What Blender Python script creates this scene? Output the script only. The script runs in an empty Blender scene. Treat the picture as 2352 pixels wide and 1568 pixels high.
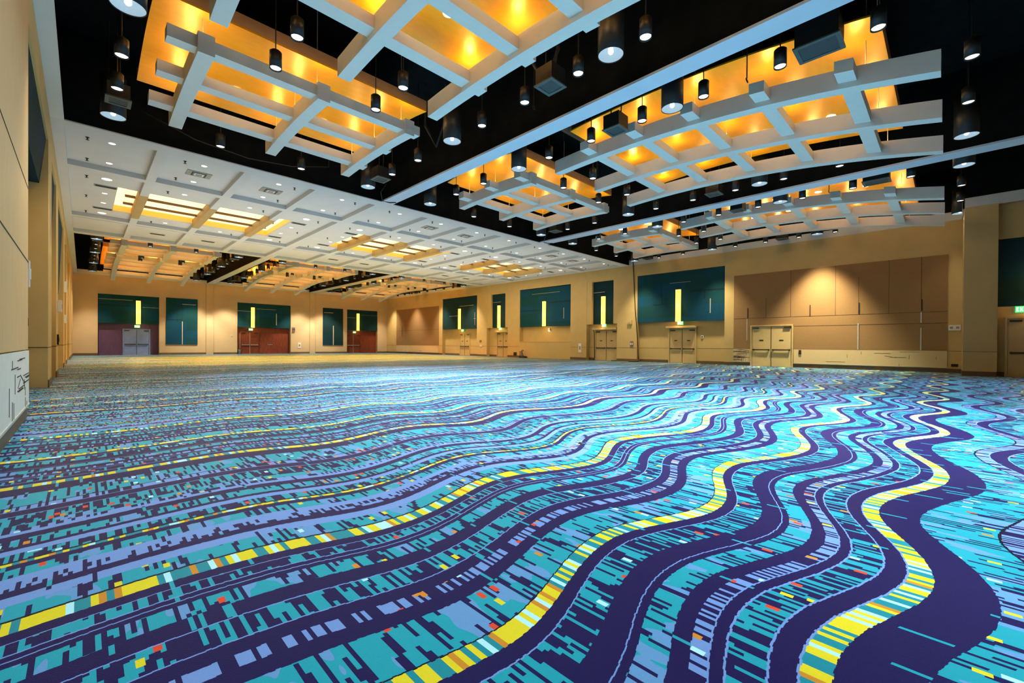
import bpy, math, random
from mathutils import Matrix, Vector
random.seed(7)
SC = bpy.context.scene
COL = SC.collection

# ------------------------------------------------------------------ helpers
def lin(c):
    return c/12.92 if c <= 0.04045 else ((c+0.055)/1.055)**2.4
def rgb(r, g, b):
    return (lin(r/255), lin(g/255), lin(b/255), 1.0)

def new_mat(name):
    m = bpy.data.materials.new(name); m.use_nodes = True
    nt = m.node_tree; nt.nodes.clear()
    out = nt.nodes.new('ShaderNodeOutputMaterial')
    b = nt.nodes.new('ShaderNodeBsdfPrincipled')
    nt.links.new(b.outputs[0], out.inputs[0])
    return m, nt, b

def paint(name, col, rough=0.6, metal=0.0, var=0.08, scale=3.0, spec=0.4, stretch=None, bump=0.0):
    m, nt, b = new_mat(name)
    b.inputs['Roughness'].default_value = rough
    b.inputs['Metallic'].default_value = metal
    b.inputs['Specular IOR Level'].default_value = spec
    tc = nt.nodes.new('ShaderNodeTexCoord')
    n = nt.nodes.new('ShaderNodeTexNoise'); n.inputs['Scale'].default_value = scale; n.inputs['Detail'].default_value = 4
    if stretch:
        mp = nt.nodes.new('ShaderNodeMapping'); mp.inputs['Scale'].default_value = stretch
        nt.links.new(tc.outputs['Object'], mp.inputs[0]); nt.links.new(mp.outputs[0], n.inputs['Vector'])
    else:
        nt.links.new(tc.outputs['Object'], n.inputs['Vector'])
    r = nt.nodes.new('ShaderNodeValToRGB')
    r.color_ramp.elements[0].position = 0.3; r.color_ramp.elements[1].position = 0.7
    r.color_ramp.elements[0].color = tuple(c*(1-var) for c in col[:3])+(1,)
    r.color_ramp.elements[1].color = tuple(min(1, c*(1+var)) for c in col[:3])+(1,)
    nt.links.new(n.outputs['Fac'], r.inputs[0]); nt.links.new(r.outputs[0], b.inputs['Base Color'])
    if bump:
        bp = nt.nodes.new('ShaderNodeBump'); bp.inputs['Strength'].default_value = bump
        nt.links.new(n.outputs['Fac'], bp.inputs['Height']); nt.links.new(bp.outputs[0], b.inputs['Normal'])
    return m

def glow(name, col, strength, base=None):
    m, nt, b = new_mat(name)
    b.inputs['Base Color'].default_value = base or col
    b.inputs['Emission Color'].default_value = col
    b.inputs['Emission Strength'].default_value = strength
    return m

class MB:
    def __init__(s): s.v = []; s.f = []
    def quad(s, a, b, c, d):
        i = len(s.v); s.v += [a, b, c, d]; s.f.append((i, i+1, i+2, i+3)); return s
    def hexa(s, p):            # p: 4 bottom + 4 top, same winding
        i = len(s.v); s.v += p
        s.f += [(i+3, i+2, i+1, i), (i+4, i+5, i+6, i+7)]
        for k in range(4):
            j = (k+1) % 4; s.f.append((i+k, i+j, i+4+j, i+4+k))
        return s
    def box(s, x0, x1, y0, y1, z0, z1):
        x0, x1 = min(x0, x1), max(x0, x1); y0, y1 = min(y0, y1), max(y0, y1); z0, z1 = min(z0, z1), max(z0, z1)
        return s.hexa([(x0,y0,z0),(x1,y0,z0),(x1,y1,z0),(x0,y1,z0),(x0,y0,z1),(x1,y0,z1),(x1,y1,z1),(x0,y1,z1)])
    def tube(s, pts, r, n=8, caps=True):
        pts = [Vector(p) for p in pts]; rings = []
        for k, p in enumerate(pts):
            a = pts[max(k-1, 0)]; b = pts[min(k+1, len(pts)-1)]
            d = (b-a).normalized(); u = d.orthogonal().normalized()
            if abs(d.z) < 0.95: u = d.cross(Vector((0,0,1))).normalized()
            else: u = Vector((1,0,0))
            w = d.cross(u).normalized(); u = w.cross(d)
            rr = r[k] if isinstance(r, (list, tuple)) else r
            i = len(s.v)
            for q in range(n):
                t = 2*math.pi*q/n
                s.v.append(tuple(p+u*rr*math.cos(t)+w*rr*math.sin(t)))
            rings.append(i)
        for a, b in zip(rings, rings[1:]):
            for q in range(n):
                s.f.append((a+q, a+(q+1) % n, b+(q+1) % n, b+q))
        if caps:
            s.f.append(tuple(reversed(range(rings[0], rings[0]+n)))); s.f.append(tuple(range(rings[-1], rings[-1]+n)))
        return s
    def lathe(s, prof, n=24, cx=0, cy=0):        # prof: (r, z) list, open surface
        rings = []
        for r, z in prof:
            i = len(s.v)
            for q in range(n):
                t = 2*math.pi*q/n; s.v.append((cx+r*math.cos(t), cy+r*math.sin(t), z))
            rings.append(i)
        for a, b in zip(rings, rings[1:]):
            for q in range(n):
                s.f.append((a+q, a+(q+1) % n, b+(q+1) % n, b+q))
        return s
    def disc(s, r, z, n=24, cx=0, cy=0, down=True):
        i = len(s.v)
        for q in range(n):
            t = 2*math.pi*q/n; s.v.append((cx+r*math.cos(t), cy+r*math.sin(t), z))
        f = tuple(range(i, i+n)); s.f.append(tuple(reversed(f)) if down else f); return s
    def build(s, name, mat, parent=None, origin=None, smooth=False):
        if origin is None:
            if parent is not None: origin = ORG[parent.name]
            else:
                xs = [p[0] for p in s.v]; ys = [p[1] for p in s.v]; zs = [p[2] for p in s.v]
                origin = ((min(xs)+max(xs))/2, (min(ys)+max(ys))/2, min(zs))
        me = bpy.data.meshes.new(name)
        me.from_pydata([(p[0]-origin[0], p[1]-origin[1], p[2]-origin[2]) for p in s.v], [], s.f)
        me.materials.append(mat)
        if smooth:
            me.polygons.foreach_set('use_smooth', [True]*len(me.polygons))
        me.update()
        o = bpy.data.objects.new(name, me); COL.objects.link(o)
        if parent is not None: o.parent = parent
        else: o.location = origin
        ORG[o.name] = origin
        return o
ORG = {}

def tag(o, label, cat, group=None, kind=None):
    o['label'] = label; o['category'] = cat
    if group: o['group'] = group
    if kind: o['kind'] = kind
    return o
def struct(o): o['kind'] = 'structure'; return o
def empty(name, loc):
    o = bpy.data.objects.new(name, None); COL.objects.link(o); o.location = loc
    o.empty_display_size = 0.2; ORG[o.name] = tuple(loc); return o
def copy_tree(o, loc):
    c = o.copy(); COL.objects.link(c); c.location = loc; ORG[c.name] = tuple(loc)
    for ch in list(o.children):
        d = ch.copy(); COL.objects.link(d); d.parent = c
        for g in list(ch.children):
            e = g.copy(); COL.objects.link(e); e.parent = d
    return c
ORD = ['first','second','third','fourth','fifth','sixth','seventh','eighth','ninth','tenth','eleventh','twelfth']

# ------------------------------------------------------------------ dimensions
XL, XR, YB, YN = -0.65, 29.8, 54.65, -7.0
ZC, ZD = 7.35, 9.9                   # ceiling plane, black deck
Y1, Y2 = 17.32, 34.8                 # white coffered strip
CX = [4.3, 14.57, 24.83]             # bay centres
BEAM = [(9.17, 9.70), (19.45, 20.10)]
MIR = 52.1                           # far ceiling mirrors the near one
BAYN = ['left', 'middle', 'right']

# ------------------------------------------------------------------ materials
M = {}
M['wall'] = paint('wall_paint', rgb(202,172,112), 0.65, var=0.05, scale=1.2)
M['wall_b'] = paint('wall_paint_back', rgb(200,176,138), 0.65, var=0.05, scale=1.0)
M['base'] = paint('baseboard_vinyl', rgb(105,82,58), 0.5, var=0.08, scale=8)
M['white'] = paint('ceiling_white', rgb(214,212,206), 0.6, var=0.02, scale=2)
M['strip'] = paint('ceiling_strip_white', rgb(205,205,202), 0.7, var=0.025, scale=1.5)
M['rib'] = paint('rib_white', rgb(222,218,208), 0.55, var=0.02, scale=5)
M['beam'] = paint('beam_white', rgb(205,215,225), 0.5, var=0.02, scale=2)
M['black'] = paint('deck_black', rgb(14,15,15), 0.9, var=0.4, scale=2.5, spec=0.1)
M['blackmetal'] = paint('black_metal', rgb(30,29,28), 0.45, var=0.1, scale=20, spec=0.4)
M['blackbox'] = paint('black_cabinet', rgb(26,27,27), 0.6, var=0.2, scale=12)
M['grille'] = paint('speaker_grille', rgb(58,66,66), 0.6, var=0.4, scale=120)
M['rimdark'] = paint('rim_dark', rgb(78,88,84), 0.5, var=0.15, scale=10)
M['duct'] = paint('duct_dark', rgb(40,40,30), 0.7, var=0.4, scale=4)
def teal_mat(name, c1, c2):
    m, nt, b = new_mat(name)
    b.inputs['Roughness'].default_value = 0.85; b.inputs['Specular IOR Level'].default_value = 0.2
    tc = nt.nodes.new('ShaderNodeNewGeometry'); sp = nt.nodes.new('ShaderNodeSeparateXYZ'); nt.links.new(tc.outputs['Position'], sp.inputs[0])
    ad = nt.nodes.new('ShaderNodeMath'); ad.operation = 'ADD'; nt.links.new(sp.outputs[0], ad.inputs[0]); nt.links.new(sp.outputs[1], ad.inputs[1])
    cb = nt.nodes.new('ShaderNodeCombineXYZ'); nt.links.new(ad.outputs[0], cb.inputs[0]); nt.links.new(sp.outputs[2], cb.inputs[1])
    br = nt.nodes.new('ShaderNodeTexBrick'); br.offset = 0.37; br.inputs['Scale'].default_value = 1.0
    br.inputs['Brick Width'].default_value = 2.3; br.inputs['Row Height'].default_value = 0.82; br.inputs['Mortar Size'].default_value = 0.006
    br.inputs['Color1'].default_value = c1; br.inputs['Color2'].default_value = c2; br.inputs['Mortar'].default_value = tuple(c*0.6 for c in c1[:3])+(1,)
    br.inputs['Bias'].default_value = -0.2
    nt.links.new(cb.outputs[0], br.inputs['Vector'])
    n = nt.nodes.new('ShaderNodeTexNoise'); n.inputs['Scale'].default_value = 60; nt.links.new(cb.outputs[0], n.inputs['Vector'])
    mx = nt.nodes.new('ShaderNodeMix'); mx.data_type = 'RGBA'; mx.blend_type = 'MULTIPLY'; mx.inputs[0].default_value = 0.25
    nt.links.new(br.outputs['Color'], mx.inputs[6]); nt.links.new(n.outputs['Color'], mx.inputs[7]); nt.links.new(mx.outputs[2], b.inputs['Base Color'])
    return m
M['teal'] = teal_mat('teal_fabric', rgb(15,70,78), rgb(5,76,116))
M['teal2'] = teal_mat('teal_fabric_dark', rgb(20,54,56), rgb(10,56,74))
M['seam'] = paint('seam_dark', rgb(10,34,40), 0.8, var=0.1, scale=4)
M['inlay'] = paint('inlay_metal', rgb(205,200,185), 0.35, metal=0.3, var=0.05, scale=6)
M['brown'] = paint('brown_fabric', rgb(150,116,76), 0.85, var=0.12, scale=6, stretch=(3,3,22), spec=0.2)
M['slot'] = paint('slot_dark', rgb(48,34,22), 0.7, var=0.1, scale=6)
M['wains'] = paint('wainscot_panel', rgb(214,186,138), 0.5, var=0.05, scale=5, stretch=(2,2,20))
M['wains_l'] = paint('wainscot_white', rgb(232,226,212), 0.5, var=0.03, scale=5)
M['wood_l'] = paint('left_wall_panel', rgb(214,172,118), 0.6, var=0.06, scale=2.5, stretch=(8,8,.8))
M['door'] = paint('door_paint', rgb(200,172,118), 0.5, var=0.04, scale=3)
M['doorred'] = paint('door_mahogany', rgb(112,52,32), 0.45, var=0.25, scale=3, stretch=(6,6,1))
M['woodred'] = paint('mahogany_panel', rgb(120,54,34), 0.45, var=0.3, scale=3, stretch=(6,6,1))
M['wood_daytint'] = paint('panel_daylight_tint', rgb(92,66,104), 0.5, var=0.15, scale=2.5, stretch=(3,3,.6))  # red-brown wood with a daylight cast painted into its colour
M['door_daytint'] = paint('door_daylight_tint', rgb(126,152,215), 0.4, var=0.08, scale=2.5)  # cool daylight on the doors put into the paint colour
M['steel'] = paint('brushed_steel', rgb(190,190,188), 0.3, metal=0.8, var=0.06, scale=20)
M['darkmetal'] = paint('dark_hardware', rgb(58,48,38), 0.4, metal=0.4, var=0.1, scale=20)
M['plate'] = paint('white_plastic', rgb(232,228,224), 0.4, var=0.02, scale=10)
M['greyplate'] = paint('grey_plate', rgb(120,112,112), 0.4, var=0.1, scale=10)
M['cable'] = paint('black_rubber', rgb(24,18,14), 0.6, var=0.1, scale=10)
M['wire'] = paint('wire_grey', rgb(190,180,160), 0.5, var=0.05, scale=10)
M['vent'] = paint('vent_grey', rgb(150,148,140), 0.5, var=0.1, scale=10)
M['ventdark'] = paint('vent_slot', rgb(60,62,60), 0.6, var=0.1, scale=10)
M['gold'] = paint('gold_panel', rgb(250,168,16), 0.38, metal=0.25, var=0.05, scale=2.2, spec=0.6, stretch=(1,3,1))
M['goldedge'] = paint('gold_panel_edge', rgb(190,130,80), 0.6, var=0.06, scale=3)
M['covepanel'] = glow('cove_panel', (1.0,0.86,0.55,1), 1.0, rgb(250,225,170))
M['coverib'] = paint('cove_rib', rgb(180,150,95), 0.6, var=0.04)
M['coveside'] = glow('cove_side', (1.0,0.60,0.10,1), 0.35, rgb(250,180,50))
M['batten'] = paint('cove_batten', rgb(120,88,44), 0.6, var=0.08, scale=5)
M['lensW'] = glow('lens_warm', (1.0,0.90,0.74,1), 4.5)
M['lensC'] = glow('lens_cool', (0.55,0.82,1.0,1), 0.55, (0.12,0.14,0.16,1))
M['lensP'] = glow('lens_panel', (1.0,0.86,0.5,1), 6.0)
M['lensD'] = glow('lens_downlight', (1.0,0.96,0.88,1), 3.0)
M['exit'] = paint('exit_green_face', rgb(60,170,95), 0.4, var=0.05, scale=10)
M['exitlit'] = glow('exit_face_lit', (0.08,0.75,0.25,1), 0.9)
M['exitletter'] = glow('exit_letters', (0.75,1.0,0.8,1), 1.3)
# sconce: warm luminous diffuser, brighter towards its lower end lamp
def sconce_mat():
    m, nt, b = new_mat('sconce_diffuser')
    b.inputs['Base Color'].default_value = rgb(255,225,120)
    b.inputs['Emission Color'].default_value = (1.0,0.54,0.09,1)
    b.inputs['Emission Strength'].default_value = 1.9
    return m
M['sconce'] = sconce_mat()

# ---- carpet
def carpet():
    m, nt, bs = new_mat('carpet_streams')
    N = nt.nodes; L = nt.links
    def sock(node, i, v):
        if isinstance(v, (int, float)): node.inputs[i].default_value = v
        else: L.new(v, node.inputs[i])
    def ma(op, a, b=0.0, c=0.0):
        n = N.new('ShaderNodeMath'); n.operation = op
        sock(n, 0, a); sock(n, 1, b); sock(n, 2, c); return n.outputs[0]
    def xyz(x, y, z=0.0):
        n = N.new('ShaderNodeCombineXYZ'); sock(n,0,x); sock(n,1,y); sock(n,2,z); return n.outputs[0]
    def noise(v, scale, detail=1.0):
        n = N.new('ShaderNodeTexNoise'); n.inputs['Scale'].default_value = scale; n.inputs['Detail'].default_value = detail
        L.new(v, n.inputs['Vector']); return n.outputs['Fac']
    def white(v):
        n = N.new('ShaderNodeTexWhiteNoise'); n.noise_dimensions = '3D'; L.new(v, n.inputs['Vector']); return n.outputs['Value']
    def mix(f, a, b):
        n = N.new('ShaderNodeMix'); n.data_type = 'RGBA'
        sock(n, 0, f)
        for idx, v in ((6, a), (7, b)):
            if isinstance(v, tuple): n.inputs[idx].default_value = v
            else: L.new(v, n.inputs[idx])
        return n.outputs[2]
    def mixf(f, a, b):
        n = N.new('ShaderNodeMix'); n.data_type = 'FLOAT'
        sock(n, 0, f); sock(n, 2, a); sock(n, 3, b); return n.outputs[0]
    g = N.new('ShaderNodeNewGeometry'); sp = N.new('ShaderNodeSeparateXYZ'); L.new(g.outputs['Position'], sp.inputs[0])
    X, Y = sp.outputs[0], sp.outputs[1]
    P0 = xyz(X, Y)
    # stream wave
    lown = noise(P0, 0.33, 1.0)
    ramp_in = ma('SMOOTHSTEP', X, 0.2, 2.2) if False else None
    def curve(sock_in, pts, x0, x1, y0, y1):
        n = N.new('ShaderNodeFloatCurve'); cv = n.mapping.curves[0]
        pp = [((a-x0)/(x1-x0), (b-y0)/(y1-y0)) for a, b in pts]
        cv.points[0].location = pp[0]; cv.points[1].location = pp[-1]
        for p in pp[1:-1]: cv.points.new(*p)
        n.mapping.update()
        L.new(ma('DIVIDE', ma('SUBTRACT', sock_in, x0), x1-x0), n.inputs['Value'])
        return ma('ADD', ma('MULTIPLY', n.outputs[0], y1-y0), y0)
    Xs = ma('SUBTRACT', X, ma('MULTIPLY', ma('SUBTRACT', Y, 0.22), 0.24))
    cyc = curve(Xs, [(-12,-5.1),(-3,-2),(-0.3,-1),(0.9,-.5),(2.0,0),(3.1,.5),(4.2,1),(5.75,1.5),(7.25,2),(8.7,2.5),(10.2,3),(14.5,4.5),(20.3,6.5),(30,9.9)], -12, 30, -5.1, 9.9)
    amp = curve(X, [(-2,.03),(0.4,.06),(1.6,.12),(3.2,.14),(4.6,.19),(9,.2),(16,.2),(30,.2)], -2, 30, 0, .25)
    ang = ma('MULTIPLY', cyc, 2*math.pi)
    wave = ma('MULTIPLY', ma('COSINE', ang), amp)
    mr = N.new('ShaderNodeMapRange'); L.new(X, mr.inputs[0]); mr.inputs[1].default_value = 0.2; mr.inputs[2].default_value = 2.4
    mr.inputs[3].default_value = 0.3; mr.inputs[4].default_value = 1.0
    wob = ma('MULTIPLY', ma('SUBTRACT', noise(P0, 0.8, 1.0), 0.5), 0.09)
    wob = ma('MULTIPLY', wob, mr.outputs[0])
    v = ma('ADD', ma('SUBTRACT', Y, wave), wob)
    # pixel-stepped hatch columns
    w = 0.018
    colx = ma('FLOOR', ma('DIVIDE', X, w))
    r1 = white(xyz(colx, 3.0, 1.0))
    PER, V0 = 5.2, -1.0
    t = ma('FLOORED_MODULO', ma('SUBTRACT', v, V0), PER)
    # ragged edge of bands along the columns
    t2 = ma('ADD', t, ma('MULTIPLY', ma('SUBTRACT', r1, 0.5), 0.006))
    bands = [(-1.0, 'TF'), (-0.9, 'NF'), (-0.67, 'LN'), (-0.662, 'N'), (-0.53, 'LN'), (-0.522, 'LD'), (-0.42, 'K'), (-0.408, 'TF'), (-0.06, 'N'), (0.17, 'Y'), (0.27, 'LN'), (0.278, 'N'), (0.37, 'LN'), (0.378, 'NF'), (0.52, 'LN'), (0.528, 'N'), (0.58, 'LN'), (0.588, 'LD'), (0.66, 'N'), (0.74, 'TF'), (0.88, 'N'), (0.92, 'LN'), (0.928, 'N'), (1.06, 'NF'), (1.24, 'LN'), (1.248, 'N'), (1.33, 'Y'), (1.43, 'K'), (1.44, 'TF'), (1.7, 'N'), (1.8, 'LD'), (1.88, 'N'), (1.97, 'LN'), (1.978, 'NF'), (2.14, 'LN'), (2.148, 'N'), (2.27, 'TF'), (2.4, 'N'), (2.44, 'LN'), (2.448, 'N'), (2.49, 'LN'), (2.498, 'NF'), (2.59, 'LN'), (2.598, 'N'), (2.68, 'Y'), (2.8, 'K'), (2.82, 'TF'), (2.98, 'P'), (3.08, 'N'), (3.16, 'LD'), (3.26, 'P'), (3.34, 'TF'), (3.46, 'N'), (3.53, 'Y'), (3.57, 'K'), (3.59, 'NF'), (3.71, 'P'), (3.79, 'N'), (3.84, 'TF'), (3.98, 'N'), (4.08, 'P'), (4.14, 'LD')]
    NAVY, TEAL, PERI = rgb(30,20,74), rgb(34,160,172), rgb(122,152,206)
    YEL, PALE, KK = rgb(246,214,36), rgb(196,240,240), rgb(14,14,40)
    base = {'TF':TEAL,'NF':NAVY,'LN':PERI,'N':NAVY,'LD':PERI,'K':KK,'Y':YEL,'P':PERI}
    #           density, ladder flag, dash colour code
    code = {'TF':(.24,0,0),'NF':(.44,0,.5),'LN':(0,0,0),'N':(.012,0,.5),'LD':(.45,1,0),'K':(0,0,0),'Y':(1,1,1),'P':(.02,0,0)}
    def ramps(table):
        res = None
        ch = 10
        for i in range(0, len(bands), ch):
            seg = bands[i:i+ch]
            a0 = seg[0][0]; a1 = bands[i+ch][0] if i+ch < len(bands) else V0+PER
            n = N.new('ShaderNodeValToRGB'); cr = n.color_ramp; cr.interpolation = 'CONSTANT'
            while len(cr.elements) > 1: cr.elements.remove(cr.elements[-1])
            for k, (b0, ty) in enumerate(seg):
                pos = (b0-a0)/(a1-a0)
                e = cr.elements[0] if k == 0 else cr.elements.new(pos)
                e.position = pos
                c = table[ty]; e.color = (c[0], c[1], c[2], 1)
            L.new(ma('DIVIDE', ma('SUBTRACT', t2, a0-V0), a1-a0), n.inputs[0])
            o = n.outputs[0]
            if res is None: res = o
            else: res = mix(ma('GREATER_THAN', t2, a0-V0), res, o)
        return res
    bc = ramps(base); cc = ramps(code)
    cs = N.new('ShaderNodeSeparateColor'); L.new(cc, cs.inputs[0])
    dens, lad, dcode = cs.outputs[0], cs.outputs[1], cs.outputs[2]
    # cells
    rowy = ma('FLOOR', ma('ADD', ma('DIVIDE', v, 0.15), ma('MULTIPLY', r1, 9.0)))
    rc = white(xyz(colx, rowy, 5.0))
    rcol = white(xyz(colx, 0.0, ma('FLOOR', ma('DIVIDE', v, 0.4))))
    rr = mixf(lad, rc, rcol)
    mask = ma('LESS_THAN', rr, dens)
    # yellow band colours per column
    colw = ma('FLOOR', ma('DIVIDE', X, 0.027))
    ry = white(xyz(colw, 11.0, ma('FLOOR', ma('DIVIDE', v, 1.1))))
    yr = N.new('ShaderNodeValToRGB'); yr.color_ramp.interpolation = 'CONSTANT'
    els = [(0,YEL),(.46,PALE),(.62,rgb(32,140,150)),(.94,rgb(222,140,40))]
    while len(yr.color_ramp.elements) > 1: yr.color_ramp.elements.remove(yr.color_ramp.elements[-1])
    for k, (p, c) in enumerate(els):
        e = yr.color_ramp.elements[0] if k == 0 else yr.color_ramp.elements.new(p)
        e.position = p; e.color = c
    L.new(ry, yr.inputs[0])
    dcol = mix(ma('GREATER_THAN', dcode, 0.25), NAVY, TEAL)
    dcol = mix(ma('GREATER_THAN', dcode, 0.75), dcol, yr.outputs[0])
    # periwinkle blotches in the teal fields
    blot = noise(xyz(ma('MULTIPLY', X, 7.0), ma('MULTIPLY', Y, 2.2)), 1.0, 2.0)
    istf = ma('MULTIPLY', ma('GREATER_THAN', dens, 0.2), ma('LESS_THAN', dens, 0.3))
    bm = ma('MULTIPLY', istf, ma('MULTIPLY', ma('GREATER_THAN', blot, 0.56), 0.75))
    bc2 = mix(bm, bc, PERI)
    c = mix(mask, bc2, dcol)
    # bright flecks
    fx = ma('FLOOR', ma('DIVIDE', X, 0.028)); fy = ma('FLOOR', ma('DIVIDE', ma('ADD', Y, ma('MULTIPLY', white(xyz(fx, 1.0, 9.0)), 0.5)), 0.055))
    rf = white(xyz(fx, fy, 2.0)); rf2 = white(xyz(fx, fy, 7.0))
    fr = N.new('ShaderNodeValToRGB'); fr.color_ramp.interpolation = 'CONSTANT'
    while len(fr.color_ramp.elements) > 1: fr.color_ramp.elements.remove(fr.color_ramp.elements[-1])
    for k, (p, cl) in enumerate([(0,rgb(240,74,44)),(.30,rgb(232,140,40)),(.45,YEL),(.75,PALE)]):
        e = fr.color_ramp.elements[0] if k == 0 else fr.color_ramp.elements.new(p)
        e.position = p; e.color = cl
    L.new(rf2, fr.inputs[0])
    fm = ma('MULTIPLY', ma('LESS_THAN', rf, 0.022), ma('GREATER_THAN', dens, 0.1))
    fm = ma('MULTIPLY', fm, ma('LESS_THAN', dens, 0.9))
    c = mix(fm, c, fr.outputs[0])
    # pile mottling
    pile = noise(P0, 90.0, 2.0)
    c = mix(ma('MULTIPLY', pile, 0.25), c, mix(0.5, c, (0.0,0.0,0.02,1)))
    L.new(c, bs.inputs['Base Color'])
    bs.inputs['Roughness'].default_value = 0.36
    bs.inputs['Sheen Weight'].default_value = 0.14; bs.inputs['Sheen Roughness'].default_value = 0.35
    bs.inputs['IOR'].default_value = 1.12
    bp = N.new('ShaderNodeBump'); bp.inputs['Strength'].default_value = 0.15; bp.inputs['Distance'].default_value = 0.01
    L.new(noise(P0, 220.0, 1.0), bp.inputs['Height']); L.new(bp.outputs[0], bs.inputs['Normal'])
    return m
M['carpet'] = carpet()

# ------------------------------------------------------------------ setting: floor, walls
fl = MB(); fl.box(XL-0.9, XR+1.2, YN-0.3, YB+1.0, -0.2, 0.0)
struct(fl.build('floor', M['carpet']))

# right wall: openings (y0, y1, ztop) recessed
OPEN_R = [(10.33,16.62),(18.35,21.25),(22.92,29.03),(30.67,33.80),(35.38,41.62)]
ZTOPR = 6.48; REC = 0.42
def side_wall(sx, face, name, doors, mat, ys=-0.45):
    mb = MB(); bb = MB()
    th = 0.9*sx
    segs = []; y = ys
    for a, b in OPEN_R:
        segs.append((y, a)); y = b
    segs.append((y, YB+0.9))
    def blk(*a):
        q = MB(); q.box(*a); return struct(q.build(name, mat))
    for a, b in segs: w = blk(face, face+th, a, b, 0, ZC+0.02)
    for a, b in OPEN_R:
        blk(face, face+th, a, b, ZTOPR, ZC+0.02)
        blk(face+REC*sx, face+th, a, b, 0, ZTOPR)
    # dark joint line at wainscot height
    for a, b in segs: 
        if b > YB: b = YB
        bb.box(face-0.02*sx, face+0.004*sx, a, b, 0, 0.2)
    for a, b in OPEN_R:
        bb.box(face+(REC-0.02)*sx, face+(REC+0.01)*sx, a, b, 0, 0.2)
    return w, bb, segs
wr, bb, segsR = side_wall(1, XR, 'wall_right', None, M['wall'])
# column that steps the right wall in towards the room near the camera
for a in ((27.4, XR+0.9, -1.45, -0.45, 0, ZC+0.02),(27.75, XR+0.9, YN, -1.45, 0, 2.97),(27.75, XR+0.9, YN, -1.45, 5.85, ZC+0.02),(27.95, XR+0.9, YN, -1.45, 2.97, 5.85)):
    colm = MB(); colm.box(*a); struct(colm.build('wall_right', M['wall']))
bb.box(27.38, 27.41, -1.45, -0.45, 0, 0.2); bb.box(27.38, 29.8, -0.455, -0.43, 0, 0.2); bb.box(27.73, 27.76, -4, -1.45, 0, 0.2)
struct(bb.build('baseboard_right', M['base']))
wl, bb, segsL = side_wall(-1, XL, 'wall_left', None, M['wall'], ys=YN)
struct(bb.build('baseboard_left', M['base']))
jl = MB()
for a, b in segsR: jl.box(XR-0.004, XR+0.01, max(a, -0.45), min(b, YB), 1.045, 1.06)
jl.box(27.396, 27.41, -1.45, -0.45, 1.045, 1.06)
for a, b in segsL: jl.box(XL-0.01, XL+0.004, a, min(b, YB), 1.045, 1.06)
for a, b in OPEN_R:
    jl.box(XR+REC-0.004, XR+REC+0.01, a, b, 1.045, 1.06)
    jl.box(XL-REC-0.01, XL-REC+0.004, a, b, 1.045, 1.06)
    for yy in (a, b):
        s = 1 if yy == a else -1
        jl.box(XL-REC, XL, yy-0.004 if s > 0 else yy-0.01, yy+0.01 if s > 0 else yy+0.004, 1.045, 1.06)
struct(jl.build('trim_1', M['slot']))

# back wall
OPEN_B = [(0.95,5.32),(11.96,17.40),(24.19,28.42)]
bb = MB(); x = XL-0.9
def bblk(*a):
    q = MB(); q.box(*a); return struct(q.build('wall_back', M['wall_b']))
for a, b in OPEN_B+[(XR+0.9, None)]:
    bblk(x, a, YB, YB+0.9, 0, ZC+0.02)
    bb.box(max(x, XL), min(a, XR), YB-0.02, YB+0.005, 0, 0.2)
    if b: bblk(a, b, YB, YB+0.9, 5.65, ZC+0.02); bblk(a, b, YB+0.5, YB+0.9, 0, 5.65)
    x = b
struct(bb.build('baseboard_back', M['base']))
# partition pockets (vertical track columns) on the back wall
for k, (a, b) in enumerate([(9.17,9.75),(19.58,20.17)]):
    t = MB(); t.box(a, b, YB-0.05, YB+0.02, 0, ZC); t.box(a-0.03, a, YB-0.07, YB+0.02, 0, ZC); t.box(b, b+0.03, YB-0.07, YB+0.02, 0, ZC)
    struct(t.build('trim_%d' % (2+k), M['wall_b']))
nw = MB(); nw.box(XL-0.9, XR+0.9, YN-0.3, YN, 0, ZD); struct(nw.build('wall_near', M['wall']))

# upper fascias and black plenum
for n_, (nm, a) in enumerate([('wall_right',(XR, XR+0.5, YN, YB+0.5, ZC+0.40, ZD)),('wall_left',(XL-0.5, XL, YN, YB+0.5, ZC+0.06, ZD)),
    ('wall_back',(XL, XR, YB, YB+0.5, ZC+0.36, ZD)),('wall_right',(27.4, XR, YN, -0.45, ZC+0.36, ZD)),('ceiling',(XL-0.5, XR+0.5, YN-0.3, YB+0.5, ZD, ZD+0.2)),
    ('trim_20',(XL, XR, Y1-0.01, Y1+0.05, ZC+0.035, ZD)),('trim_21',(XL, XR, Y2-0.05, Y2+0.01, ZC+0.035, ZD))]):
    up = MB(); up.box(*a); struct(up.build(nm, M['black']))
tr = MB()
tr.box(XR-0.06, XR+0.3, -0.45, Y1, ZC, ZC+0.40); tr.box(XR-0.06, XR+0.3, Y2, YB, ZC, ZC+0.40)
struct(tr.build('trim_4', M['white']))
tr = MB(); tr.box(XL+0.28, XR, YB-0.06, YB+0.3, ZC, ZC+0.36); struct(tr.build('trim_5', M['white']))
tr = MB(); tr.box(27.34, 27.6, YN, -0.39, ZC-0.02, ZC+0.38); tr.box(27.34, XR-0.06, -0.45, -0.39, ZC-0.02, ZC+0.38); struct(tr.build('trim_6', M['white']))
tr = MB(); tr.box(XL-0.3, XL+0.27, YN, Y1, ZC, ZC+0.06); tr.box(XL-0.3, XL+0.27, Y2, YB, ZC, ZC+0.06); struct(tr.build('trim_7', M['white']))
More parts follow.
